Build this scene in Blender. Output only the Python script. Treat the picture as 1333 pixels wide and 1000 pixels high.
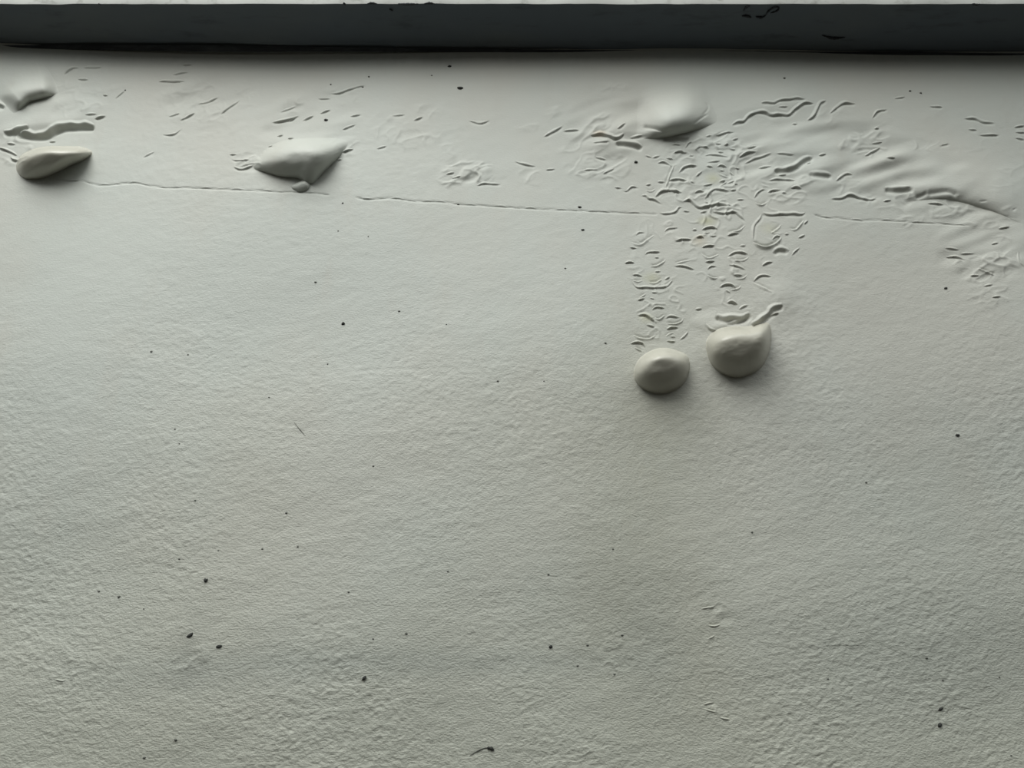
import bpy, math
import numpy as np

# ------------------------------------------------------------------ camera, sky, light, exposure
for o in list(bpy.data.objects):
    bpy.data.objects.remove(o)
S = bpy.context.scene
COL = S.collection
F = 1046.0                      # focal length in pixels of the 1333 x 1000 frame
D = 1.30                        # camera to wall
PITCH = math.radians(20)
cam_d = bpy.data.cameras.new('camera')
cam_d.sensor_fit = 'HORIZONTAL'
cam_d.sensor_width = 36
cam_d.lens = F * 36 / 1333
cam_d.clip_start = 0.01
cam = bpy.data.objects.new('camera', cam_d)
COL.objects.link(cam)
cam.location = (0, -D, 1.45)
cam.rotation_euler = (math.pi / 2 + PITCH, 0, 0)
S.camera = cam
CAM = np.array([0, -D, 1.45])

S.view_settings.view_transform = 'Standard'
S.view_settings.look = 'None'
S.view_settings.gamma = 1
S.view_settings.use_curve_mapping = False
S.view_settings.exposure = 0.0

# overcast sky: three times brighter at the zenith than at the horizon, dark ground below
w = bpy.data.worlds.new('overcast')
S.world = w
w.use_nodes = True
nt = w.node_tree
nt.nodes.clear()
tc = nt.nodes.new('ShaderNodeTexCoord')
sx = nt.nodes.new('ShaderNodeSeparateXYZ')
rp = nt.nodes.new('ShaderNodeValToRGB')
mr = nt.nodes.new('ShaderNodeMapRange')
bg = nt.nodes.new('ShaderNodeBackground')
wo = nt.nodes.new('ShaderNodeOutputWorld')
nt.links.new(tc.outputs['Generated'], sx.inputs[0])
nt.links.new(sx.outputs['Z'], mr.inputs['Value'])
mr.inputs['From Min'].default_value = -1
mr.inputs['From Max'].default_value = 1
nt.links.new(mr.outputs[0], rp.inputs[0])
cr = rp.color_ramp
cr.elements[0].position = 0.0
cr.elements[0].color = (.012, .011, .009, 1)
cr.elements[1].position = 1.0
cr.elements[1].color = (.96, 1.0, 1.0, 1)
e = cr.elements.new(0.49); e.color = (.02, .019, .016, 1)
e = cr.elements.new(0.53); e.color = (.05, .052, .05, 1)
e = cr.elements.new(0.66); e.color = (.17, .175, .17, 1)
e = cr.elements.new(0.80); e.color = (.68, .70, .69, 1)
nt.links.new(rp.outputs[0], bg.inputs[0])
bg.inputs[1].default_value = 2.15
nt.links.new(bg.outputs[0], wo.inputs[0])

# disc light added for stronger top light and falloff down the wall, high in front of the wall and a little to the left
key_light_d = bpy.data.lights.new('added_key_light', 'AREA')
key_light_d.shape = 'DISK'
key_light_d.size = 2.3
key_light_d.energy = 77
key_light_d.color = (1.0, 1.0, .965)
key_light = bpy.data.objects.new('added_key_light', key_light_d)
COL.objects.link(key_light)
key_light.location = (-0.95, -1.75, 4.25)
key_light.rotation_euler = (math.radians(38), 0, math.radians(-24))

# ------------------------------------------------------------------ helpers
rng = np.random.default_rng(7)
PX = 1.35e-3                    # metres per pixel of relief height
cp, sp_ = math.cos(PITCH), math.sin(PITCH)


def wall_pt(x, y):
    """point of the flat wall plane (y = 0) met by picture point x, y"""
    x = np.asarray(x, float); y = np.asarray(y, float)
    a = x - 666.5; b = 500 - y
    dy = cp * F - sp_ * b
    dz = sp_ * F + cp * b
    t = D / dy
    return np.stack([a * t, np.zeros_like(t), CAM[2] + dz * t], -1)


def raise_pt(P, h, sag=0.0):
    """lift points P off the wall by h pixels; sag leans the lifted skin downwards"""
    h = np.asarray(h) * PX
    v = CAM - P
    k = v[..., 2] / v[..., 1]            # dz per dy towards the camera
    Q = P.copy()
    Q[..., 1] -= h
    Q[..., 2] -= sag * h * k
    Q[..., 0] -= sag * h * (v[..., 0] / v[..., 1])
    return Q


def noise(shape, sx_, sy_, ang=0.0, seed=0):
    r = np.random.default_rng(seed)
    n = r.standard_normal(shape)
    fy = np.fft.fftfreq(shape[0])[:, None]; fx = np.fft.rfftfreq(shape[1])[None, :]
    c, s = math.cos(ang), math.sin(ang)
    u = fx * c + fy * s; v = -fx * s + fy * c
    g = np.exp(-2 * (math.pi ** 2) * ((u * sx_) ** 2 + (v * sy_) ** 2))
    o = np.fft.irfft2(np.fft.rfft2(n) * g, s=shape)
    return o / o.std()


def sample(A, xs, ys, X, Y):
    """bilinear lookup of A[y, x] on rising coordinates xs, ys"""
    i = np.clip(np.searchsorted(xs, X) - 1, 0, len(xs) - 2)
    j = np.clip(np.searchsorted(ys, Y) - 1, 0, len(ys) - 2)
    u = np.clip((X - xs[i]) / (xs[i + 1] - xs[i]), 0, 1)
    v = np.clip((Y - ys[j]) / (ys[j + 1] - ys[j]), 0, 1)
    return (A[j, i] * (1 - u) + A[j, i + 1] * u) * (1 - v) + (A[j + 1, i] * (1 - u) + A[j + 1, i + 1] * u) * v


def make_mesh(name, V, Q, mat, origin=None, smooth=True):
    V = np.asarray(V, np.float32).reshape(-1, 3)
    if origin is not None:
        V = V - np.asarray(origin, np.float32)
    Q = np.asarray(Q, np.int32)
    k = Q.shape[1]
    me = bpy.data.meshes.new(name)
    me.vertices.add(len(V)); me.vertices.foreach_set('co', V.ravel())
    me.loops.add(Q.size); me.loops.foreach_set('vertex_index', Q.ravel())
    me.polygons.add(len(Q))
    me.polygons.foreach_set('loop_start', np.arange(0, Q.size, k, dtype=np.int32))
    me.polygons.foreach_set('use_smooth', np.full(len(Q), smooth))
    me.update(calc_edges=True)
    me.validate()
    me.materials.append(mat)
    return me


def link(name, me, parent=None, origin=None, **props):
    o = bpy.data.objects.new(name, me)
    COL.objects.link(o)
    if parent is not None:
        o.parent = parent
    if origin is not None:
        o.location = origin
    for k, v in props.items():
        o[k] = v
    return o


def grid_quads(ny, nx):
    """counter-clockwise seen from the camera, for rows running down the picture"""
    a = (np.arange(ny - 1)[:, None] * nx + np.arange(nx - 1)[None, :])
    return np.stack([a, a + nx, a + nx + 1, a + 1], -1)


# ------------------------------------------------------------------ materials
def nodes(name):
    m = bpy.data.materials.new(name); m.use_nodes = True
    t = m.node_tree
    return m, t, t.nodes['Principled BSDF']


def pos_noise(t, scale, vec=(1, 1, 1), detail=4, rough=.6):
    g = t.nodes.new('ShaderNodeNewGeometry')
    mp = t.nodes.new('ShaderNodeMapping'); mp.inputs['Scale'].default_value = vec
    n = t.nodes.new('ShaderNodeTexNoise')
    n.inputs['Scale'].default_value = scale
    n.inputs['Detail'].default_value = detail
    n.inputs['Roughness'].default_value = rough
    t.links.new(g.outputs['Position'], mp.inputs[0]); t.links.new(mp.outputs[0], n.inputs['Vector'])
    return n.outputs['Fac']


def mixc(t, fac, a, b, lo=0.0, hi=1.0):
    """mix colours a -> b as fac goes lo -> hi"""
    mr = t.nodes.new('ShaderNodeMapRange'); mr.interpolation_type = 'SMOOTHSTEP'
    mr.inputs['From Min'].default_value = lo; mr.inputs['From Max'].default_value = hi
    t.links.new(fac, mr.inputs['Value'])
    mx = t.nodes.new('ShaderNodeMix'); mx.data_type = 'RGBA'
    t.links.new(mr.outputs[0], mx.inputs['Factor'])
    for s, c in ((6, a), (7, b)):
        if isinstance(c, tuple): mx.inputs[s].default_value = (*c, 1)
        else: t.links.new(c, mx.inputs[s])
    return mx.outputs[2]


def blob(t, centre, size):
    """1 at centre falling to 0 on an ellipse, in wall coordinates"""
    g = t.nodes.new('ShaderNodeNewGeometry')
    mp = t.nodes.new('ShaderNodeMapping'); mp.vector_type = 'TEXTURE'
    mp.inputs['Location'].default_value = centre
    mp.inputs['Scale'].default_value = size
    gr = t.nodes.new('ShaderNodeTexGradient'); gr.gradient_type = 'SPHERICAL'
    t.links.new(g.outputs['Position'], mp.inputs[0]); t.links.new(mp.outputs[0], gr.inputs[0])
    return gr.outputs['Fac']


def mathn(t, op, a, b):
    m = t.nodes.new('ShaderNodeMath'); m.operation = op
    for i, v in enumerate((a, b)):
        if isinstance(v, (int, float)): m.inputs[i].default_value = v
        else: t.links.new(v, m.inputs[i])
    return m.outputs[0]


def paint_material(name, base, warm, rough, stains_and_shade=True, spec=.35):
    m, t, b = nodes(name)
    c = mixc(t, pos_noise(t, 1.6, (1, 1, .8), 3), base, warm, .38, .66)
    c = mixc(t, pos_noise(t, 9, (1.2, 1, .35), 5), c, tuple(x * .955 for x in warm), .5, .85)
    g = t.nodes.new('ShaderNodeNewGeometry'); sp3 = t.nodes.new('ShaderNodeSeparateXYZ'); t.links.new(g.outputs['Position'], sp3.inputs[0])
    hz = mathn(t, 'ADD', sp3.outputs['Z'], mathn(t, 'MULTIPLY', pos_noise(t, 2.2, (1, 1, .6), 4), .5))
    if stains_and_shade:      # wall colour drifts darker and yellower towards the ground
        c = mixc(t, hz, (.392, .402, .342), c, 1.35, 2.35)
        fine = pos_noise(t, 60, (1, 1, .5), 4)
        for (x, y, rx, ry, col, k) in STAINS_AND_SHADE:
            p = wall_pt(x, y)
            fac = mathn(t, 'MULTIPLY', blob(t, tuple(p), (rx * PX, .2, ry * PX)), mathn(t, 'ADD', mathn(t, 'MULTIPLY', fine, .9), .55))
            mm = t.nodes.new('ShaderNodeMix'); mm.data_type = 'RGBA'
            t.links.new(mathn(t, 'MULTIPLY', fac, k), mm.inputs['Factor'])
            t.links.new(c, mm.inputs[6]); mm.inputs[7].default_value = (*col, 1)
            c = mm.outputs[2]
    t.links.new(c, b.inputs['Base Color'])
    b.inputs['Roughness'].default_value = rough
    b.inputs['Specular IOR Level'].default_value = spec
    bp = t.nodes.new('ShaderNodeBump')
    if stains_and_shade:      # roller stipple, heavier low on the wall
        bs = t.nodes.new('ShaderNodeMapRange'); t.links.new(hz, bs.inputs['Value'])
        for k_, v_ in (('From Min', 1.7), ('From Max', 2.6), ('To Min', .85), ('To Max', .12)): bs.inputs[k_].default_value = v_
        t.links.new(bs.outputs[0], bp.inputs['Strength'])
    else:
        bp.inputs['Strength'].default_value = .1
    bp.inputs['Distance'].default_value = .0022
    t.links.new(pos_noise(t, 210, (1, 1, 1.7), 3, .65), bp.inputs['Height'])
    t.links.new(bp.outputs[0], b.inputs['Normal'])
    return m


OLIVE = (.335, .33, .265); GREY_GREEN = (.29, .31, .28); DIRT_AND_SHADE = (.12, .13, .12)
STAINS_AND_SHADE = [   # x, y, half width, half height, colour, strength: old damp and dirt marks, darker patches, shade painted in under the ledge
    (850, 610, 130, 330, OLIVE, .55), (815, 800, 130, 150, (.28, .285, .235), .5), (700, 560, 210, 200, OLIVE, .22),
    (905, 900, 110, 120, OLIVE, .35), (450, 862, 260, 26, GREY_GREEN, .5), (700, 862, 200, 22, GREY_GREEN, .35),  # grey-green entries only darken bands and patches
    (240, 880, 160, 34, GREY_GREEN, .4), (850, 850, 60, 90, GREY_GREEN, .35), (1200, 860, 260, 90, GREY_GREEN, .35),
    (250, 845, 30, 60, DIRT_AND_SHADE, .18), (320, 560, 90, 160, OLIVE, .12), (928, 232, 14, 12, (.36, .36, .18), .5),
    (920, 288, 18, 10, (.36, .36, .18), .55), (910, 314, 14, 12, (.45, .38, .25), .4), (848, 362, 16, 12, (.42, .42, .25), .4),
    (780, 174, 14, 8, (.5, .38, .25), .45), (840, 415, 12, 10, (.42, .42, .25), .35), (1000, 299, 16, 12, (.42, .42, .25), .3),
    (1180, 700, 330, 330, GREY_GREEN, .22), (600, 76, 700, 22, DIRT_AND_SHADE, .35), (1150, 78, 500, 26, DIRT_AND_SHADE, .3), (100, 74, 260, 22, DIRT_AND_SHADE, .35),  # long strips paint the shade under the ledge into the wall colour
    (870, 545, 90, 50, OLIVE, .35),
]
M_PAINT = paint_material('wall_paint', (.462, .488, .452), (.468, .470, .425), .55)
M_BLIST = paint_material('blister_paint', (.46, .455, .395), (.45, .44, .375), .36, stains_and_shade=False, spec=.6)
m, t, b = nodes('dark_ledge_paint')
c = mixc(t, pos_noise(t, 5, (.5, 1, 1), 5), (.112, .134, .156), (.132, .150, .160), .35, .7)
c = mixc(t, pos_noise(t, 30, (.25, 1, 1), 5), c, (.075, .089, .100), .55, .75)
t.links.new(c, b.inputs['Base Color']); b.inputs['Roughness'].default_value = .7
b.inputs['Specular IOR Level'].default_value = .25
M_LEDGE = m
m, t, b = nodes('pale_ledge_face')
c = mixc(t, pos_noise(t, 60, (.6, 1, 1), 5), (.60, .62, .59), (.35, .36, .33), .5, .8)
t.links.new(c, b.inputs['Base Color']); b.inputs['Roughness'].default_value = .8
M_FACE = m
m, t, b = nodes('dark_dirt'); b.inputs['Base Color'].default_value = (.03, .032, .028, 1); b.inputs['Roughness'].default_value = .9
M_DIRT = m
m, t, b = nodes('grey_dirt'); b.inputs['Base Color'].default_value = (.11, .115, .10, 1); b.inputs['Roughness'].default_value = .9
M_GREY = m
m, t, b = nodes('black_crevice_sealant')
c = mixc(t, pos_noise(t, 40, (.3, 1, 1), 5), (.016, .019, .022), (.05, .056, .06), .4, .75)
t.links.new(c, b.inputs['Base Color']); b.inputs['Roughness'].default_value = .8
M_SEAL = m

# ------------------------------------------------------------------ relief of the wall, in pixels
x0, x1, y0, y1 = -460, 1794, 30, 1500
W_, H_ = x1 - x0, y1 - y0
xa = np.arange(x0, x1, dtype=float); ya = np.arange(y0, y1, dtype=float)
XX, YY = np.meshgrid(xa, ya)
sm = lambda a, lo, hi: (lambda q: q * q * (3 - 2 * q))(np.clip((a - lo) / (hi - lo), 0, 1))
shape = (H_, W_)
A = math.radians(-12)
blot = noise(shape, 45, 60, -.7, 11)
depth = sm(YY, 250, 800)
R = np.zeros(shape)
amp = (.03 + .10 * depth) * (1 + .42 * np.clip(blot, -1.6, 2))
R += amp * noise(shape, 2.0, 1.3, A, 1)
R += (.05 + .04 * depth) * noise(shape, 6, 3, A, 2)
R += .2 * noise(shape, 22, 12, A, 3) * (.45 + .4 * depth)
R += 2.2 * noise(shape, 110, 70, A, 4)
# bare swirling fields of fine wrinkles: x, y, half width, half height, strength
n1 = noise(shape, 7, 3.2, math.radians(-24), 21)
n2 = noise(shape, 5.5, 3.0, math.radians(-8), 22)
gate = sm(noise(shape, 14, 8, A, 23), -.3, .9)
ridge = (.8 * np.exp(-(n1 / .34) ** 2) + .28 * n1 + .3 * np.exp(-((n2 - .3) / .3) ** 2)) * gate
for fx, fy, rx, ry, k in [
        (1085, 190, 130, 50, .9), (1060, 245, 90, 28, .9), (795, 150, 55, 45, .9), (725, 165, 60, 38, .7), (785, 215, 40, 24, .9),
        (614, 228, 50, 22, 1.6), (1280, 335, 55, 38, 1.0), (1245, 280, 90, 30, 1.0), (420, 150, 62, 44, .9), (270, 130, 70, 50, .45),
        (318, 212, 24, 16, 1.3), (935, 192, 60, 26, 1.0), (715, 225, 45, 18, .8), (545, 165, 70, 32, .5), (110, 105, 60, 22, .6),
        (18, 195, 26, 22, 1.2), (1322, 172, 22, 18, 1.2), (930, 812, 26, 34, .8), (932, 926, 30, 24, .8), (1170, 240, 70, 40, .8),
        (905, 225, 70, 60, .5), (860, 330, 50, 50, .35), (445, 185, 35, 20, .7), (1240, 170, 80, 40, .35), (80, 150, 80, 30, .6),
        (1310, 225, 40, 40, .2), (90, 880, 60, 26, .5), (245, 850, 34, 40, .7), (800, 850, 40, 30, .5), (560, 205, 60, 20, .3),
        (740, 985, 60, 22, .6), (1290, 385, 40, 18, .5)]:
    q = np.clip(1 - ((XX - fx) / rx) ** 2 - ((YY - fy) / ry) ** 2, 0, 1)
    R += k * 1.6 * np.sqrt(q) * ridge * sm(q, 0, .3)
# closed rings where small blisters have collapsed
n5 = noise(shape, 4.6, 3.8, 0, 27)
rings = np.exp(-((n5 - .35) / .22) ** 2) * sm(noise(shape, 11, 11, 0, 28), -.5, .6)
for fx, fy, rx, ry, k in [(900, 235, 80, 62, 1.5), (1010, 262, 50, 26, .9), (950, 320, 75, 60, 1.0), (855, 350, 42, 80, .8), (860, 420, 38, 38, .9), (955, 385, 36, 36, .9)]:
    q = np.clip(1 - ((XX - fx) / rx) ** 2 - ((YY - fy) / ry) ** 2, 0, 1)
    R += k * rings * sm(q, 0, .35)
# loose sweeping folds in the damp band
fl = noise(shape, 20, 5.5, math.radians(-16), 25)
for fx, fy, rx, ry, k in [(1080, 205, 130, 55, 1.5), (1180, 235, 110, 45, 1.2), (800, 165, 70, 45, 1.5), (60, 150, 90, 45, 1.0), (400, 155, 80, 45, .8),
                          (1280, 320, 70, 60, 1.0), (960, 205, 60, 40, .8), (270, 130, 80, 40, .5), (935, 415, 45, 20, .8)]:
    q = np.clip(1 - ((XX - fx) / rx) ** 2 - ((YY - fy) / ry) ** 2, 0, 1)
    R += k * sm(q, 0, .7) * fl
# low swellings of loose paint with a firmer lower lip: centre, half sizes, height
for fx, fy, rx, ru, rd, k, tilt in [
        (1060, 222, 48, 34, 10, 3.0, -.15), (1020, 200, 40, 22, 7, 2.0, 0),
        (1010, 388, 30, 26, 30, 3.0, 0), (820, 172, 32, 18, 8, 3.2, 0), (1000, 140, 60, 30, 12, 2.5, -.1), (60, 160, 60, 22, 12, 3.5, -.12),
        (935, 425, 26, 16, 12, 2.5, 0), (962, 462, 56, 34, 24, 1.6, 0), (862, 486, 48, 34, 18, 1.4, 0)]:
    dy = YY - fy - tilt * (XX - fx)
    q = ((XX - fx) / rx) ** 2 + np.where(dy < 0, (dy / ru) ** 2, (dy / rd) ** 2)
    R += k * np.exp(-1.6 * q)

def smooth_line(pts, step=1.5):
    p = np.array(pts, float)
    if len(p) > 2:
        q = np.vstack([2 * p[0] - p[1], p, 2 * p[-1] - p[-2]])
        out = []
        for i in range(1, len(q) - 2):
            n = max(2, int(np.hypot(*(q[i + 1] - q[i])) / step))
            for k in range(n):
                u = k / n
                out.append(.5 * ((2 * q[i]) + (-q[i - 1] + q[i + 1]) * u + (2 * q[i - 1] - 5 * q[i] + 4 * q[i + 1] - q[i + 2]) * u * u
                                 + (-q[i - 1] + 3 * q[i] - 3 * q[i + 1] + q[i + 2]) * u ** 3))
        out.append(q[-2])
        return np.array(out)
    return p


def line_field(X, Y, pts):
    """signed distance to the line (positive on its left hand) and 0..1 along it"""
    seg = np.diff(pts, axis=0); L = np.hypot(seg[:, 0], seg[:, 1]) + 1e-9
    cum = np.concatenate([[0], np.cumsum(L)])
    best = np.full(X.shape, 1e9); sgn = np.ones(X.shape); tt = np.zeros(X.shape)
    for i in range(len(seg)):
        dx = X - pts[i, 0]; dy = Y - pts[i, 1]
        u = np.clip((dx * seg[i, 0] + dy * seg[i, 1]) / L[i] ** 2, 0, 1)
        ex = dx - u * seg[i, 0]; ey = dy - u * seg[i, 1]
        d = np.hypot(ex, ey)
        c = seg[i, 0] * dy - seg[i, 1] * dx           # picture y runs down
        mk = d < best
        best = np.where(mk, d, best); sgn = np.where(mk, np.where(c < 0, 1, -1), sgn)
        tt = np.where(mk, (cum[i] + u * L[i]) / cum[-1], tt)
    return best * sgn, tt, cum[-1]


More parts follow.
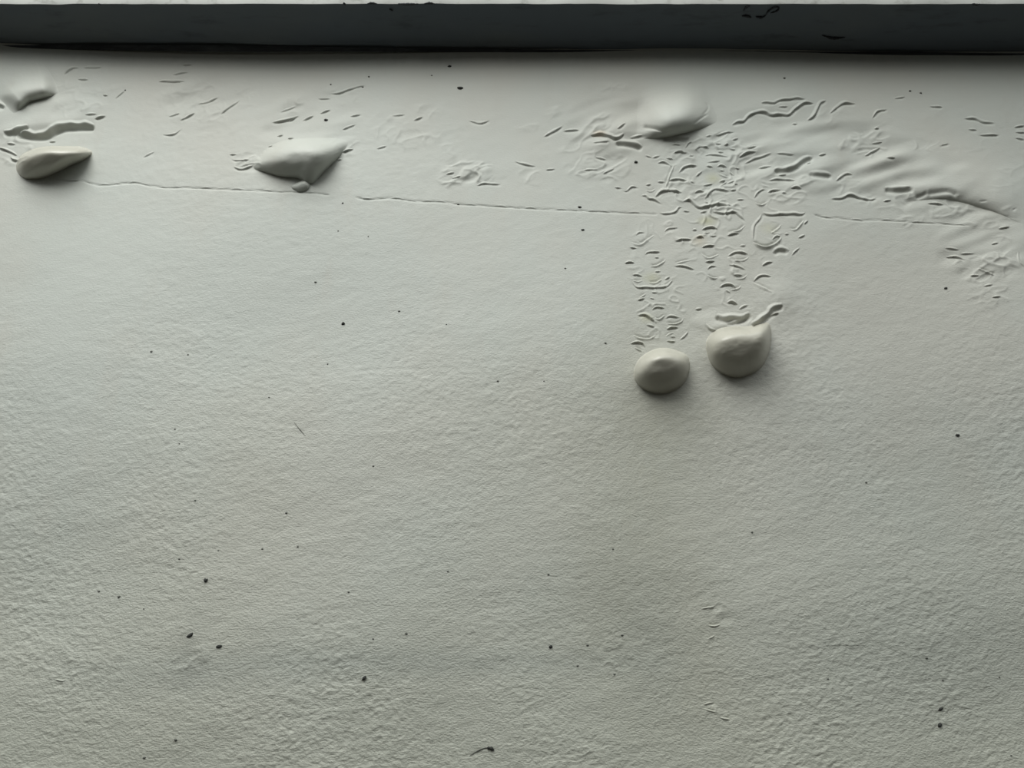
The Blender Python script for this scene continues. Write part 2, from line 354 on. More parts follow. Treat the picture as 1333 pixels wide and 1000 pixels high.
FOLDS = """
D 2 1|874,188.5 880,187.5 887,189
D 2 1|892,193 896,187 900,185.5
D 2 1|876,199.5 884,197.5 894,199.5
D 2.4 1.1|905,196 910,192 920,191.5 923,194
D 2.2 1|856,211.5 863,210 869,212 875,216
D 3 1.2|884,224 890,218 898,215.5 908,216
D 2 1|856,235.5 866,236
D 3 1.2|870,234.5 882,232.5 895,235
D 2 1|898,236 905,239
D 3.4 1.2|853,255 862,248.5 874,247.5 888,250
D 2.2 1|835,253.5 841,253 845,257.5 852,259 862,265
D 2.2 1|904,251.5 910,248.5 918,250
D 2.6 1.1|917.5,259 926,249 932,246 940,248 949,250
B 2 1|917,261 922,265
D 3.2 1.2|889,262 898,260.5 910,270 920,269.5 932,266.5 944,266.5 951,269.5
D 2 1|911,277 920,275.5
D 2.6 1.1|927,276 944,279 956,277 962,281.5 969,289
B 2.6 1.1|947,305 954,303 962,301 970,294
D 2.2 1|859,275.5 865,278 879,275.5 884,269.5 889,269.5
D 2 1|889,274 898,275.5
D 2 1|915,242 928,239.5
D 2.4 1|936,237 944,235
B 2.4 1|936,243 946,237
D 2 1|946,239.5 956,236
D 1.8 1|920,211.5 938,210
D 2 1|919,216 928,218
D 2.4 1|933,218 938,215.5 946,218
D 2 1|937,221.5 943,223
B 1.8 1|933,224 942,229 951,232
D 2 1|841,239.5 848,239
B 1.6 .9|841,246 848,248 854,244
D 1.8 .9|800,242 810,243.5
D 1.8 .9|811,246 816,247 823,242 832,243
D 1.8 1|906,230 915,222
D 2 1|867,205 877,207
D 2 1|931,187.5 939,188.5
D 2 1|942,190.5 948,188.5
D 2.2 1|949,194 957,196
D 2 1|918,178.5 926,177
D 1.8 1|931,177 944,174 956,172.5
D 1.8 1|934,197.5 942,199
D 1.8 1|917,203 924,201 936,202.5 948,205
D 1.8 1|849,205 860,202
D 1.6 1|896,202.5 904,202.5
D 1.6 .9|840,201 849,205
B 2.6 .9|867,244 870,232 874,222 877,214
D 2 1|952,184 961,181
D 2 1|972,194.5 984,192
D 3 1.1|961,206.5 968,202 974,200 984,199
D 2 1|969,213 980,208 992,205 1004,202
D 1.8 1.2|987,219 1004,218
D 4 1.6|1006,222 1020,221.5 1032,219 1040,213 1050,207 1057,206
D 2.2 1.1|1064,205 1074,203
D 1.6 1.2|1009,202 1033,204
D 2 1|1012,230 1023,229
D 2 1|999,237 1009,235.5 1023,235 1036,237
D 1.8 .9|1048,215.5 1054,214.5
D 2 1.3|1057,229 1080,230
D 2.8 1.1|1028,247 1035,246 1042,248.5
D 2.4 1.1|998,253 1004,250 1016,248.5
D 2 1|981,260 985,253 992,248.5 997,248.5
B 2.2 1|982,265 990,268.5 999,264
D 2 1|1016,253 1023,253
D 2.6 1.2|991,279 998,281 1010,281 1020,280.5 1040,281 1047,278.5
D 1.6 .9|958,261 969,261
D 2 .9|950,249 958,248
D 2 .8|955,240.5 960,241
D 2 .9|956,219 963,220
D 1.6 .9|949,224 956,229
D 2 1|865,302 870,297.5 883,296
D 2.6 1.1|878,314 889,312 901,312.5
D 2.6 1|839.6,332 844,328 860,328
B 2.6 1.1|846,347 855,346 864,341 866,337
D 1.8 .9|852,335 858,336
D 2.8 1|813,342.5 820,341 826,342.5
D 2 .9|820,321 829,323
B 1.8 1|821,315 832,318 842,312 852,305
D 2.4 1|823,358 829,358 836,360
B 2 1|824,365 830,367 837,365
D 2.2 1|852,354 860,354
D 2.6 1.1|877,347 889,347 904,352
B 2 1|878,344 890,341 901,339
D 2.2 1|823,368 831,374.5 850,375.5 865,374 876,366
B 2.2 1.1|844,368.5 854,368.5 862,363.6
D 2 1|865,365 872,361
D 2.8 1|901,299.5 907,300
D 3.2 1.1|913,300 920,297 928,296.5 934,300
B 1.8 .9|915,304 924,303
D 2 .9|924,308.5 933,308
D 3.2 1.1|906,309.6 912,308.5 916,311
D 3.2 1|913,323 920,321 930,321
B 2 1|912,330 922,337 936,332
D 3 1|917.6,342 930,341
D 2.2 .9|920,352 925,348 933,348
B 2.4 .9|920,359 927,363.6 934,363
D 3.4 1.1|936,376 942,372 951,372 957,376
B 2 1|950,379.5 960,377 964,373
D 1.4 1|828,306 832,302 840,302
B 1.4 1|829,314 836,316 842,311
D 2.8 1.1|946,308 954,305.5 962,305
D 3.2 1.2|947,335 956,330 964,330 973,333
B 2 1|954,341 968,340 975,335
D 2 1.1|979,314 981,296 989,286 991,280
B 4 1.2|979,317 987,321.6 997,323 1006,320 1013.6,314 1016,310
D 2.4 1|1004,314 1009,309.6 1015,309.6
B 1.8 1.2|1002,306 1012,299 1016,294
B 2.2 1.1|1026,300 1034,301 1040,295 1046,288
D 2.6 .9|1045,294 1051,288.6
D 2.4 1|1037.6,312 1047,308
D 3.4 1.5|1004,330.6 1011,326 1020,326 1026,329
D 2.2 .9|1029,335 1034,329 1040,324.6
D 2.8 1.1|991,348 997,344 1005,342.6
D 3 1.1|980,368 986,362 994,360 1003,362
B 1.6 1.2|978,369 990,375 1004,383
D 2 1|947.6,345.6 960,348.6 970,353
D 2.6 1|953.6,359.5 965.6,360
B 1.8 .9|955,364 966,364 972,359
D 2 .9|944,379 950,383
D 1.8 1|962,321.6 970,321.6
D 1.6 1|1020,307 1026,307
D 3 1.3|830,411.5 839.6,411 848,417 855,422
D 2.4 1|848,405 854,401 865,402.5
B 2.4 1|851.6,414.5 857.6,417 865,411
D 2.4 1|865,416 872,412.6 884,415
B 2.6 1|867,421.6 877,423 886,420 889,415.6
D 3.6 1.1|867,430 874,427.6 883,427.6
D 2.4 1.1|841,423.5 851.6,427
B 2.2 1|824,437 832,441 845.6,442 853,437
D 3.4 1|820,449 826.5,447 836,448 839.6,454
B 1.8 .9|825,453 836,459
D 2.2 .9|872,439.6 879,440
D 2.4 .9|867,444.5 874.5,446 879,445.6
D 2 1|884,444 891,438.5 895.5,432.5
B 2 .9|866,440 870,436 877,434
D 2.8 1|830,391.6 839.6,389
B 2 .9|832,389 841,383
D 2.4 .9|848,381.5 855,382
D 2 .9|845.6,388.6 851.6,390.5
D 2.8 .9|904.5,404 913,403
D 2.2 1.2|918,423 922.5,430 933,432.5
D 5 1.9|932,411 942,415 955,414 965,414 975,408
D 4 1.4|944,421.5 955,419.5 962,417 972,411
D 5 1.7|977,423 989,417 998,410 1003,403 1017,398
D 3 1.2|1000,412 1013,409
D 3.4 1.2|945.6,395.6 951.6,394 959,398
D 2.6 1|961,405 966,401 973,398.6
D 2 1|989,424.5 995,422
D 4 1.3|769,175 780,174.7 792,177.5 801,181 812,175
D 2 1.2|772,185.5 794,184.6
D 4 1.5|801,184.6 821,186.5 837,190
D 2 1.2|819,180 843,176.5
D 2.4 1.1|803,170 814,162
D 3 1.4|837,163 852,165 866,168 877,167
D 2.4 2|862,176.5 880,177.5 898,178
B 2.6 1.1|903,164 912,157 922,151
D 1.8 1|912,152 920,142 916,136
D 3 1.15|952,164 960,161 967,159.5 974,153 985,148 996,149.6 1003,152 1018,151 1027,150.5 1036,143 1046,137 1059,135
D 2.6 1.1|989,137 1005,137 1014,133.5 1048,130
D 3 1.3|1050,158.6 1059,152 1066,137 1075,133
D 2.4 1.2|1079,149.6 1095,137 1113,136
D 2.6 1.1|1134.6,155 1142,146 1154.5,143
D 2 1.1|1163.5,129 1178,127
D 2 1|1012,142 1025,141.5
D 2 1|1030,163 1037,163.6
D 2.4 1|1138,167.6 1144,167.6
D 2 1|1134.6,186.5 1149,184.7
D 2.6 1.1|1125.6,202.7 1134.6,198 1147,191
D 2.2 1.2|1151,208 1163.5,208.7
D 2.6 1.6|1050,228 1066,229 1082,229.7
D 2.4 1.3|1086,238 1100,228 1109,229
D 2.6 1.2|1080.6,260 1093,259.5 1104,256 1113,256.7 1125.6,260 1140,259.5
D 4 1.7|1151,245 1163.5,246 1176,246 1188.6,244
D 2.2 1|1149,263 1160,261
D 3.4 1.5|1190,254.5 1200,251 1207,247
D 3.2 2|1207,247 1234.5,244 1249.6,250
D 2.4 1|1207,264 1229.5,266
D 2.4 1|1275,260 1287,259
D 2 1|1317,273 1325,268
D 2.2 1|1222,190 1237,186.5
D 2.2 1.1|1254.6,154 1269.6,155 1282,159 1295,160
D 2 1|1260,168 1272,169
D 2 1.1|1275,175 1302,175
D 2 1.1|1209.5,139 1227,140
D 2 1|1320,165 1336,163
D 2 1|1322,171 1336,172
D 2 1|1322,178 1336,181
D 2.4 1.1|1232,334 1244.6,334 1257,337.7
D 2 1|1229.5,322.7 1249.6,325
D 2 1|1249.6,330 1269.6,330
B 2.4 1.1|1272,350 1283,354 1294.7,359
D 2.2 1|1262,359 1274.6,359
D 2.2 1|1290,318 1300,316
D 2.2 1|1299.7,297.6 1314.7,295
D 2 1|1290,388 1302,387
D 1.8 1|1280,373 1292,371
B 2 1|1325,328 1326,340 1336,351
D 5 1.5|5,171.6 18,171.6 27,168 38,164.5
D 7 1.8|22,172 34,173.5 47,175 59,173.5 70,168 81,163.5 95,162 122,161
D 2.8 1.2|122,153.6 137,149
D 2 1|110,149 126,147
D 2.4 1|63,184 72,183
D 2.4 1.1|9,187 20,187
D 3.4 1.2|-3,192 13,197 22,202
D 3.6 1.3|13,204 18,208 23,208
D 3.4 1.6|-14,130 0,136 8,139
D 2.2 1.2|83,97 94,89 103,88
D 1.6 1.2|108,88 133,87
D 1.8 1.2|101,103 115,103
D 1.8 .9|133,123 140,123
D 1.6 1|149,127 162,116
D 2 1.1|205,104 220,104 240,103
D 1.8 1.1|223,95 245,91
D 1.8 1.1|235,83 250,81
D 1.8 1|256,133 268,130 283,123
D 2 1|286,147 301,135 311,127
D 1.8 1|218,150 233,145
D 2.2 1|233,155 243,150 253,144
D 1.6 1|210,173 225,173 235,165
D 1.5 1|185,203 200,195
D 2.6 1|303,216 311,219 318,218 330,214
D 2 .9|300,206 312,208 325,207
D 2.8 1|353,158 373,154 388,148
D 2.6 .9|374,156 383,150
D 2.6 1|393,155 408,148
D 2.2 1|415,146 430,141
D 2 1|430,120 445,119 460,113 475,110
D 1.8 1|413,126 430,126
D 1.6 1|363,144 385,136
D 2 .9|360,176 368,174
D 2 .9|374,180 382,179
D 2 .9|348,190 358,189
D 2 .9|298,200 308,199
D 3 1|445,198 460,193
D 2.4 .9|438,208 445,207
D 2 1|445,168 463,161
D 1.8 1|455,151 470,148
D 1.8 1|490,193 503,189
D 1.8 1.1|538,156 551,151
D 1.5 1.1|510,150 528,148
D 2.4 1.1|708,176 720,170 733,163
D 2.2 1.1|733,169 755,168
D 1.8 1|775,203 790,206.5
D 2 1|760,220 778,219
D 2.2 1|785,225 800,218
D 1.8 1|670,208 688,213 698,214
D 1.8 1|710,219 723,218
D 1.6 1|610,156 625,159 638,155
D 2 .9|580,226 592,223
D 2 .9|588,231 600,228
D 2 .9|620,240 630,237 652,238
B 1.8 1|912,793 920,791 930,790
B 2 1|921,814 930,815 939,812
B 1.8 .9|921,832 930,827.5
B 1.8 1|915,922 924,925 932,927
B 1.8 1|936,934 951,937
D 1.6 1|915,918 930,914
B 1.6 1|70,884 82,886 88,883
"""

SEAM = [[(60, 231), (90, 235), (105, 234), (118, 238), (130, 240), (145, 239), (160, 237), (178, 236), (192, 240), (215, 243), (250, 243),
         (290, 245), (330, 247), (370, 250), (395, 250), (430, 253)],
        [(462, 257), (480, 259), (510, 258), (540, 261), (575, 262), (600, 264.6), (640, 267), (700, 270), (740, 272), (800, 275), (830, 277), (857, 278)],
        [(1058, 281), (1075, 285), (1090, 286), (1120, 288.5), (1140, 287.5), (1190, 290), (1230, 290.5), (1264, 294)]]

SEAM = [[(x, y + rng.normal(0, .35)) for x, y in s_] for s_ in SEAM]
LINES = []
for ln in FOLDS.strip().splitlines():
    head, body = ln.split('|')
    k, a, wd = head.split()
    LINES.append((k, float(a), float(wd), [tuple(map(float, q.split(','))) for q in body.split()]))
# every fold has a shallow valley pressed in at the foot of its steep side
for k, a, wd, pts in LINES + [('S', 3.0, .75, s_) for s_ in SEAM]:
    p = smooth_line(pts)
    i0, i1 = int(p[:, 0].min()) - 8 - x0, int(p[:, 0].max()) + 9 - x0
    j0, j1 = int(p[:, 1].min()) - 8 - y0, int(p[:, 1].max()) + 9 - y0
    d, tt, Lt = line_field(XX[j0:j1, i0:i1], YY[j0:j1, i0:i1], p)
    if k == 'B': d = -d
    tp = np.clip(np.minimum(tt, 1 - tt) * Lt / 4, 0, 1) * ((tt > 0) & (tt < 1))
    off = .2 if k == 'S' else 1.3 * wd
    gw = 1.7 if wd >= 1.35 else 1.0
    off *= gw
    R[j0:j1, i0:i1] -= a * .5 * gw * tp * np.exp(-((d + off) / (gw * wd)) ** 2)

# wall mesh: dense where the picture looks, coarse beyond
def spaced(parts):
    out = [np.arange(a, b, s) for a, b, s in parts]
    return np.concatenate(out + [[parts[-1][1]]])
gx = np.concatenate([np.arange(-460, -41, 12.), np.linspace(-40, 1373, 1131)[:-1], np.arange(1373, 1790, 12.)])
gy = np.concatenate([np.arange(34, 60, 4.), np.linspace(60, 520, 401)[:-1], np.linspace(520, 1040, 326)[:-1], np.arange(1040, 1496, 12.)])
GX, GY = np.meshgrid(gx, gy)
RW = sample(R, xa, ya, GX, GY)
P = raise_pt(wall_pt(GX, GY), RW)
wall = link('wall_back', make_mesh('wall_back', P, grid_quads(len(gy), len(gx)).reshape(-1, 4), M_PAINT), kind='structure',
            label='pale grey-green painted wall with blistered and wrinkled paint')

LZ = float(wall_pt(0, 66)[2])


def base_h(X, Y):
    return sample(RW, gx, gy, X, Y)


EPS = .16


def patch(X, Y, Hh, keep, sag, name, mat, origin=None):
    """turn the kept part of a height patch into a mesh lying on the wall"""
    B = base_h(X, Y)
    Z = B + np.where(keep, Hh, 0) - EPS
    Pt = raise_pt(wall_pt(X, Y), Z, 0)
    if sag:
        Pt = raise_pt(raise_pt(wall_pt(X, Y), B - EPS, 0), np.where(keep, Hh, 0), sag)
    q = grid_quads(*X.shape)
    kq = (keep[:-1, :-1] | keep[1:, :-1] | keep[:-1, 1:] | keep[1:, 1:])
    q = q[kq]
    if len(q) == 0: return None
    used, inv = np.unique(q.ravel(), return_inverse=True)
    return make_mesh(name, Pt.reshape(-1, 3)[used], inv.reshape(-1, 4), mat, origin)


def fold(kind, a, wd, pts, name='paint_wrinkle', steep=.95, broad=3.6):
    p = smooth_line(pts)
    m_ = 15
    X, Y = np.meshgrid(np.arange(p[:, 0].min() - m_, p[:, 0].max() + m_, .65), np.arange(p[:, 1].min() - m_, p[:, 1].max() + m_, .65))
    d, tt, Ltot = line_field(X, Y, p)
    if kind == 'B': d = -d
    t2 = np.clip(np.minimum(tt, 1 - tt) * Ltot / min(12.0, Ltot * .42), 0, 1)
    taper = np.sin(t2 * math.pi / 2) ** .75
    f1, f2, f3 = rng.uniform(0, 6.28, 3)
    along = tt * Ltot
    taper = taper * (1 + .14 * np.sin(along / 2.6 + f1) + .16 * np.sin(along / 5.7 + f2))
    steep, broad, wd = .85, (1.9 if Ltot < 28 else 2.5), wd * .85
    if wd >= 1.15: steep, broad, a = 2.6, 2.2, a * .9
    d = d + min(.8, .0009 * Ltot ** 1.7) * (np.sin(along / 3.1 + f2) * .6 + np.sin(along / 6.9 + f3) * .7)
    wv = wd * (.55 + .45 * t2)
    inside = (tt > 0) & (tt < 1)
    h = a * np.where(d > 0, np.exp(-(d / (broad * wv)) ** 2), np.exp(-(d / (steep * wv)) ** 2)) * taper
    h = np.where(inside, h, 0)
    keep = h > .05
    me = patch(X, Y, h, keep, 0, name, M_PAINT)
    if me: return link(name, me, wall)


# ------------------------------------------------------------------ the traced folds: D = lip facing down, B = lip facing up
for k, a, wd, pts in LINES:
    fold(k, a * .80, wd, pts)
for s_ in SEAM:
    fold('D', .6, .8, s_, 'plaster_joint', .9, 4.5)

# ------------------------------------------------------------------ blisters: skin inflated inside a traced outline
def in_poly(X, Y, p):
    c = np.zeros(X.shape, bool); n = len(p)
    for i in range(n):
        ax, ay = p[i]; bx, by = p[(i + 1) % n]
        if ay == by: continue
        c ^= ((ay > Y) != (by > Y)) & (X < (bx - ax) * (Y - ay) / (by - ay) + ax)
    return c


def closed(p, n=8):
    p = np.array(p, float); N = len(p); out = []
    for i in range(N):
        a, b_, c, d = p[i - 1], p[i], p[(i + 1) % N], p[(i + 2) % N]
        for k in range(n):
            u = k / n
            out.append(.5 * (2 * b_ + (c - a) * u + (2 * a - 5 * b_ + 4 * c - d) * u * u + (-a + 3 * b_ - 3 * c + d) * u ** 3))
    return np.array(out)


def blister(name, outline, height, label, cat, group=None, step=.6, bias=1.5, p_top=1.3, p_bot=.55, sag=.9, lump=0, seed=3, mat=None, gamma_y=1.0, top_heavy=1.15, fat=1.55):
    pl = closed(outline)
    xs = np.arange(pl[:, 0].min() - 3, pl[:, 0].max() + 3, step); ys = np.arange(pl[:, 1].min() - 3, pl[:, 1].max() + 3, step)
    X, Y = np.meshgrid(xs, ys)
    m_ = in_poly(X, Y, pl)
    v = (Y - pl[:, 1].min()) / np.ptp(pl[:, 1])
    load = (.25 + bias * (1 - v) ** gamma_y) * m_
    f = np.zeros(X.shape)
    # membrane under load, coarse to fine not needed at this size: successive over-relaxation on a chequerboard
    par = (np.add.outer(np.arange(X.shape[0]), np.arange(X.shape[1])) % 2).astype(bool)
    om = 2 / (1 + math.sin(math.pi / max(X.shape)))
    for it in range(260):
        for cpar in (par, ~par):
            g = np.zeros_like(f)
            g[1:-1, 1:-1] = (f[:-2, 1:-1] + f[2:, 1:-1] + .3 * (f[1:-1, :-2] + f[1:-1, 2:]) + load[1:-1, 1:-1]) / 2.6
            f = np.where(m_ & cpar, f + om * (g - f), f)
    f = 1 - (1 - np.clip(f, 0, None) / f.max()) ** fat
    pw = p_top + (p_bot - p_top) * sm(v, .0, .6)
    h = height * f ** pw * (1.2 + top_heavy * (.5 - v))
    if lump:
        h *= 1 + lump * noise(X.shape, 9 / step * .6, 6 / step * .6, -.4, seed)
    for _ in range(5):
        q = h.copy()
        q[1:-1, 1:-1] = (h[1:-1, 1:-1] * 4 + h[:-2, 1:-1] + h[2:, 1:-1] + h[1:-1, :-2] + h[1:-1, 2:]) / 8
        h = q
    keep = h > .04
    cx, cy = pl.mean(0)
    org = wall_pt(cx, cy)
    me = patch(X, Y, h, keep, sag, name, mat or M_BLIST, org)
    props = dict(label=label, category=cat)
    if group: props['group'] = group
    return link(name, me, None, tuple(org), **props)


def pouch(outline_line, height, up, down, label, seed=0, ends=14):
    """loose skin hanging out over a lower lip that runs along a traced line, left to right"""
    p = smooth_line(outline_line)
    m_ = up * 2.1
    X, Y = np.meshgrid(np.arange(p[:, 0].min() - 12, p[:, 0].max() + 12, .8), np.arange(p[:, 1].min() - m_, p[:, 1].max() + down * 1.6, .7))
    d, tt, L = line_field(X, Y, p)
    tp = sm(np.minimum(tt, 1 - tt) * L, 0, ends)
    h = height * tp * np.where(d > 0, np.exp(-(d / up) ** 2), np.clip(1 - (d / down) ** 2, 0, 1) ** .8)
    for _ in range(2):
        q = h.copy()
        q[1:-1, 1:-1] = (h[1:-1, 1:-1] * 4 + h[:-2, 1:-1] + h[2:, 1:-1] + h[1:-1, :-2] + h[1:-1, 2:]) / 8
        h = q
    org = wall_pt(*p.mean(0))
    me = patch(X, Y, h, h > .06, .9, 'paint_pouch', M_PAINT, org)
    return link('paint_pouch', me, None, tuple(org), label=label, category='paint blister', group='sagging pouches of loose wall paint')


GB = 'bulging blisters in the wall paint'
blister('paint_blister', [(920, 455), (921, 443), (931, 433), (950, 428), (975, 427), (990, 422), (1000, 424), (1002, 440), (998, 463), (986, 482), (962, 491.5), (941, 487), (926, 474)],
        34, 'larger round domed paint blister with a pinched upper right corner, below the wrinkles', 'paint blister', GB, lump=.006, p_top=.85, p_bot=.5, bias=1.2, gamma_y=1.5)
blister('paint_blister', [(826, 485), (832, 470), (845, 460), (862, 455), (882, 459), (894, 466), (896, 482), (890, 498), (876, 509), (856, 512.5), (838, 507), (828, 497)],
        28, 'smaller oval domed paint blister hanging lowest on the wall', 'paint blister', GB, lump=.01, p_top=.9, p_bot=.5, seed=5, bias=1.2, gamma_y=1.5)
blister('paint_blister', [(22, 214), (27, 203), (42, 195), (60, 191), (85, 190), (105, 191), (118, 197), (108, 206), (92, 213), (75, 222), (58, 229), (40, 232), (28, 229), (22, 221)],
        26, 'teardrop-shaped paint blister tapering to a point on its right end', 'paint blister', GB, lump=.01, p_top=.75, p_bot=.5, seed=6, bias=1.5, gamma_y=1.5)
blister('paint_blister', [(330, 217), (336, 204), (350, 190), (370, 182), (400, 179), (432, 179), (454, 183), (446, 197), (438, 207), (430, 214), (418, 226), (408, 237), (398, 238), (387, 231), (366, 229), (345, 223)],
        25, 'wide flat-topped paint blister narrowing downwards, just above the joint line', 'paint blister', GB, lump=.01, p_top=1.5, p_bot=.62, seed=8, bias=.3, top_heavy=1.1, fat=1.2, mat=M_PAINT)
blister('paint_blister', [(379, 243), (387, 237), (396, 234), (403, 239), (400, 246), (389, 249)],
        6, 'tiny paint blister touching the lower tip of the wide flat-topped blister', 'paint blister', GB, mat=M_PAINT, seed=9, step=.5)
pouch([(826, 160), (845, 160), (862, 158), (880, 155), (896, 151), (910, 147), (930, 139)], 24, 25, 21,
      'sagging pouch of loose paint with a dark underside, above the ring-shaped wrinkles', ends=50)
pouch([(10, 142), (22, 131), (34, 122), (48, 118), (60, 115), (74, 109)], 13, 18, 12,
      'slanting soft pouch of loose paint above the teardrop-shaped blister', ends=20)
pouch([(1165, 246), (1195, 242), (1222, 240), (1248, 242), (1275, 249), (1305, 259), (1350, 280)], 8, 36, 19,
      'broad drooping fold of loose paint near the right side of the wall', ends=60)

# ------------------------------------------------------------------ ledge over the wall
LX = np.linspace(-1.5, 1.5, 601)
LN = 26
def ledge_profile():
    # x in metres -> picture x at the junction, for a joint that slopes very slightly
    zj = CAM[2] + D * ((sp_ * F + cp * 435) / (cp * F - sp_ * 435))
    tz = (float(wall_pt(1333, 71)[2]) - float(wall_pt(0, 61)[2])) / (float(wall_pt(1333, 71)[0]) - float(wall_pt(0, 61)[0]))
    z = float(wall_pt(666, 66)[2]) + tz * LX
    # depth at which that height is seen at picture y = 5
    k = (sp_ * F + cp * 495) / (cp * F - sp_ * 495)
    yfront = -(D - (z - CAM[2]) / k)
    DZ = .018
    yfront = -(D - (z + DZ - CAM[2]) / k)
    return z, yfront
LZ_, LYF = ledge_profile()
na = noise((LN, 601), 9, 2.5, 0, 31); nb = noise((LN, 601), 3, 1.2, 0, 32)
v = np.linspace(0, 1, LN)[:, None]
Yl = (0.012 * (1 - v) + LYF[None] * v)
rough = .0012 * np.exp(-v * 7) * na + .0004 * nb * (0.3 + np.exp(-v * 5)) + .0006 * na * np.exp(-((v - .25) / .1) ** 2)
edge = (v > .999)
Yl = Yl + np.where(edge, .0006 * nb, 0)
Zl = LZ_[None] + .018 * v + rough
Xl = np.broadcast_to(LX[None], Yl.shape)
ledge = bpy.data.objects.new('ledge', None); COL.objects.link(ledge)
ledge.location = (0, 0, LZ)
ledge['label'] = 'dark-soffited concrete ledge with a pale front edge running along the top of the wall'
ledge['category'] = 'ledge'
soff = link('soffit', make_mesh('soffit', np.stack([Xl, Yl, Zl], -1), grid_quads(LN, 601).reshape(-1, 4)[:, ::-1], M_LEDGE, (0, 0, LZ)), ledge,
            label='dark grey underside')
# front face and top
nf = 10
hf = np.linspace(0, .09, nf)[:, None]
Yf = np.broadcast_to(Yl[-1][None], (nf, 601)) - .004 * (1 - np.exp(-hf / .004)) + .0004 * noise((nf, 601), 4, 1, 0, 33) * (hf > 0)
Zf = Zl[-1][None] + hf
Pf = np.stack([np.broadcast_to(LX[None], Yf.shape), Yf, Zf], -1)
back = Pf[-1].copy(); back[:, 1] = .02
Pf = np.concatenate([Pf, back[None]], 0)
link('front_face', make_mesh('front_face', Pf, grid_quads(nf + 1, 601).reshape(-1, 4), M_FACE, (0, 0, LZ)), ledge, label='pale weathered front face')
# ragged black sealant strip in the corner
sv = np.linspace(0, 1, 9)[:, None]
n3 = noise((9, 601), 14, 2, 0, 34); n4 = noise((1, 601), 22, 1, 0, 35)
wid = .0040 + .0013 * n4
Ys = -.001 - (1 - sv) * wid * 1.25 + .0003 * n3
Zs = LZ_[None] - .0015 - sv * wid * .9 + .0006 * n3 - .0022 * np.sin(sv * math.pi)
link('sealant_strip', make_mesh('sealant_strip', np.stack([np.broadcast_to(LX[None], Ys.shape), Ys, Zs], -1), grid_quads(9, 601).reshape(-1, 4), M_SEAL, (0, 0, LZ)), ledge,
     label='ragged black strip in the corner')


def soffit_pt(x, y):
    a = x - 666.5; b_ = 500 - y
    dy = cp * F - sp_ * b_; dz = sp_ * F + cp * b_
    dd = -LYF[300]; kk = .018 / dd
    t_ = 1.0 / F
    for _ in range(4):
        zl = float(np.interp(a * t_, LX, LZ_)) - .0012
        t_ = (zl - CAM[2] + D * kk) / (dz + dy * kk)
    return np.array([a * t_, -D + dy * t_, CAM[2] + dz * t_])


def strip3d(name, pts, r, mat, parent, origin, prop=None):
    """rounded tapering scrap following 3-D points"""
    p = np.array(pts); n = len(p); V = []; k = 8
    for i in range(n):
        d = p[min(i + 1, n - 1)] - p[max(i - 1, 0)]; d /= np.linalg.norm(d) + 1e-12
        a = np.cross(d, (0, .7, .7)); a /= np.linalg.norm(a) + 1e-12; b_ = np.cross(d, a)
        rr = r * (.25 + .75 * math.sin(math.pi * (i + .5) / n)) * (1 + .2 * rng.normal())
        for j in range(k):
            th = 2 * math.pi * j / k
            V.append(p[i] + rr * (math.cos(th) * a + math.sin(th) * b_))
    Q = [(i * k + j, i * k + (j + 1) % k, (i + 1) * k + (j + 1) % k, (i + 1) * k + j) for i in range(n - 1) for j in range(k)]
    V = V + [p[0], p[-1]]
    Q += [(len(V) - 2, j, (j + 1) % k, (j + 1) % k) for j in range(0)]
    return link(name, make_mesh(name, np.array(V), Q, mat, origin), parent, **(prop or {}))


for pts in [[(966, 21), (972, 21), (978, 23)], [(984, 22), (992, 23), (997, 20)], [(997, 20), (1001, 14), (1009, 9), (1014, 11), (1010, 15), (1003, 17)],
            [(968, 14), (972, 9), (976, 8)], [(507, 12), (511, 14)], [(447, 4), (450, 6)], [(1070, 46), (1084, 50), (1100, 49)],
            [(478, 5), (484, 4), (491, 5)], [(518, 5), (530, 5.5), (545, 5)], [(552, 5), (559, 4), (566, 5)], [(128, 5), (132, 6)], [(1265, 5), (1272, 6), (1276, 5)]]:
    q = smooth_line(pts, 1.2)
    q3 = [soffit_pt(a, b_) for a, b_ in q]
    strip3d('peeled_scrap', q3, .0022 if len(pts) > 2 else .0018, M_SEAL, ledge, (0, 0, LZ))

# ------------------------------------------------------------------ specks of dirt on the wall
def speck(x, y, rx, ry, ang, mat, label=None, seed=0, stuff=None):
    r = np.random.default_rng(seed + int(x * 7 + y))
    nu, nv = 10, 6
    c0 = wall_pt(x, y); hb = float(base_h(np.array([x]), np.array([y]))[0])
    V = []
    for j in range(nv + 1):
        ph = math.pi / 2 * j / nv
        for i in range(nu):
            th = 2 * math.pi * i / nu
            k = 1 + .18 * r.normal()
            a = rx * math.cos(ph) * math.cos(th) * k; b_ = ry * math.cos(ph) * math.sin(th) * k
            u = a * math.cos(ang) - b_ * math.sin(ang); w_ = a * math.sin(ang) + b_ * math.cos(ang)
            V.append((c0[0] + u * PX, -(hb - .3 + (ry * .9 + .3) * math.sin(ph)) * PX, c0[2] + w_ * PX))
    V = np.array(V)
    Q = [(j * nu + i, j * nu + (i + 1) % nu, (j + 1) * nu + (i + 1) % nu, (j + 1) * nu + i) for j in range(nv) for i in range(nu)]
    return V, np.array(Q), c0


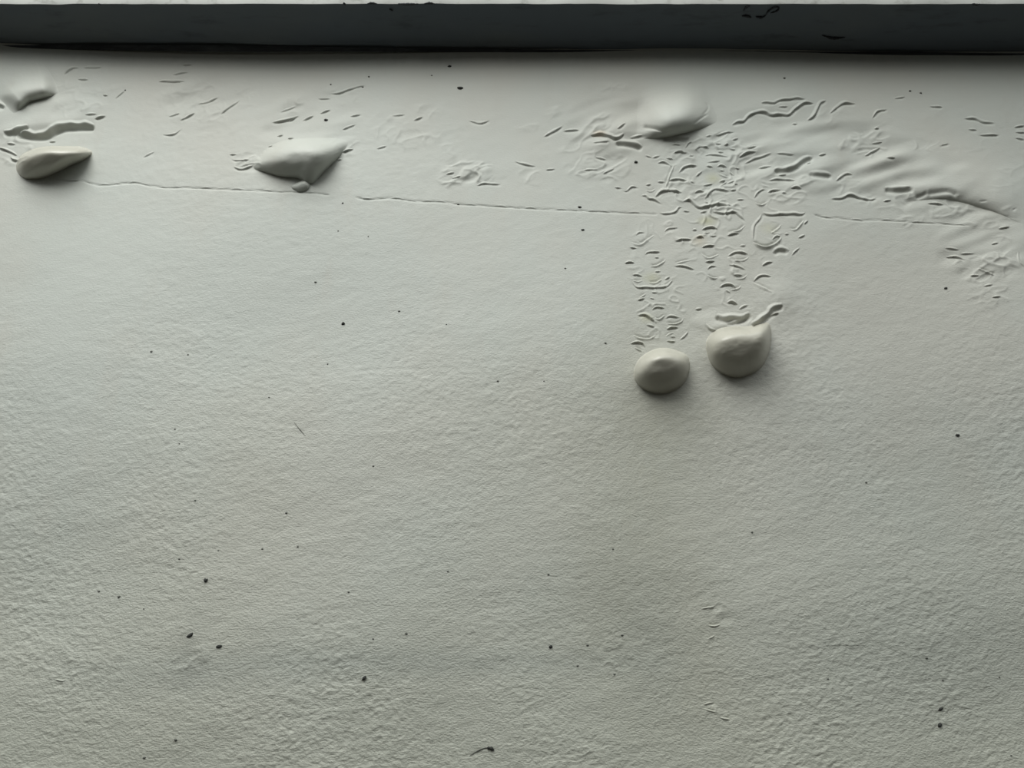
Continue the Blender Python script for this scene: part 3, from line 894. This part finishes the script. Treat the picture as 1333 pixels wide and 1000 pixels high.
BIG = [
    (599, 114.5, 4.2, 2.3, 0, 'large black oval dirt speck on the upper wall below the ledge', 0),
    (585, 86.5, 3.0, 1.7, 0, 'small dark speck nearest the ledge, above the large black oval speck', 0),
    (828, 210, 2.6, 2.0, 0, 'round dark speck between the sagging pouch and the ring-shaped wrinkles', 0),
    (424, 155, 2.8, 2.0, 0, 'dark speck among the wrinkles above the wide flat-topped blister', 0),
    (249, 827.5, 4.0, 1.8, .6, 'elongated slanting dark speck on the lower left wall', 0),
    (287, 842, 3.6, 2.0, .2, 'oval dark speck just right of the elongated slanting one, lower left wall', 0),
    (269, 756, 2.4, 2.2, 0, 'round dark speck above the pair of oval specks, lower left wall', 0),
    (717, 842, 2.4, 1.9, 0, 'round dark speck on the lower wall in the middle', 0),
    (474, 883, 2.8, 1.8, .7, 'dark speck on the faint darker band, lower wall', 0),
    (1247, 566.5, 2.8, 1.7, 0, 'dark speck on the bare right side at mid height', 0),
    (1231, 375.5, 2.8, 1.6, .3, 'dark speck on the right below the long joint line', 0),
    (1224, 944, 2.8, 2.2, .9, 'dark pit-like speck lowest on the right', 0),
    (1225, 923, 3.2, 1.5, .5, 'slanting dark speck just above the lowest one on the right', 0),
    (446, 420, 2.3, 2.1, 0, 'round dark speck below and right of the wide flat-topped blister', 0),
    (759, 298, 2.6, 1.4, 0, 'flat dark speck just under the long joint line', 0),
    (755, 268, 2.4, 1.6, 0, 'small dark speck sitting on the long joint line', 0),
]
for x, y, rx, ry, a, lab, s in BIG:
    V, Q, c0 = speck(x, y, rx, ry, a, M_DIRT)
    link('dirt_speck', make_mesh('dirt_speck', V, Q, M_DIRT, c0), None, tuple(c0), label=lab, category='speck', group='dark dirt specks stuck to the wall')
SMALL = [(480, 99, 1.8), (472, 112, 1.8), (430, 108, 1.6), (562, 98, 1.5), (410, 366, 1.9), (519, 404, 1.7), (197, 458, 1.8), (244, 461, 1.4), (228, 559, 1.5), (234, 578, 1.1),
         (255, 652, 1.3), (373, 668, 1.9), (486, 607, 1.4), (648, 497, 1.8), (788, 448, 1.8), (736, 349, 1.5), (350, 517, 1.3), (426, 473, 1.3), (1128, 628, 1.5), (979, 693, 1.5),
         (128, 770, 1.5), (155, 777, 1.9), (342, 715, 1.4), (388, 712, 1.4), (234, 728, 1.4), (529, 825, 1.8), (486, 832, 1.4), (231, 963, 2.1), (190, 986, 1.9), (583, 744, 1.4),
         (714, 748, 1.5), (1206, 857, 1.8), (1228, 886, 1.4), (1077, 884, 1.5), (810, 827, 1.6), (798, 715, 1.3), (1184, 119.5, 2.1), (1198, 122, 2), (1020, 104, 2),
         (765, 840, 1.7), (752, 867, 1.6), (188, 793, 1.2), (285, 717, 1.1), (1318, 984, 1.2), (440, 300, 1.2), (479, 307, 1.2), (162, 116, 1.6), (708, 497, 1.2), (581, 422, 1.1),
         (454, 771, 1.5), (800, 878, 1.5), (1303, 882, 1.2), (446, 264, 1.6), (596, 264, 1.8)]
VV, QQ, n0 = [], [], 0
for x, y, r_ in SMALL:
    V, Q, c0 = speck(x, y, r_ * .9, r_ * .68, 0, M_GREY)
    VV.append(V); QQ.append(Q + n0); n0 += len(V)
link('dirt_specks', make_mesh('dirt_specks', np.concatenate(VV), np.concatenate(QQ), M_GREY), None, None, kind='stuff',
     label='scattering of tiny grey dirt specks over the wall', category='specks')


def wall3(x, y, h=.4):
    p = wall_pt(x, y); hb = float(base_h(np.array([float(x)]), np.array([float(y)]))[0])
    p = p.copy(); p[1] -= (hb + h) * PX
    return p


q = smooth_line([(611, 985), (620, 979), (630, 974.5), (636, 974)], 2)
o_ = wall3(630, 977, 0)
curl = bpy.data.objects.new('dirt_curl', None); COL.objects.link(curl); curl.location = tuple(o_)
curl['label'] = 'thin dark curled hair with a thicker end, at the bottom edge of the wall'; curl['category'] = 'dirt'
strip3d('strand', [wall3(a, b_, .3) for a, b_ in q], .0008, M_GREY, curl, o_)
q = smooth_line([(634, 974), (639, 974.5), (643, 977)], 1)
strip3d('knot', [wall3(a, b_, .8) for a, b_ in q], .0024, M_DIRT, curl, o_)
o_ = wall3(390, 559, 0)
q = smooth_line([(383, 550), (390, 559), (398, 568)], 2)
strip3d('stray_bristle', [wall3(a, b_, .1) for a, b_ in q], .0007, M_GREY, None, o_,
        dict(label='short straight bristle stuck slanting in the paint, left of centre', category='bristle')).location = tuple(o_)
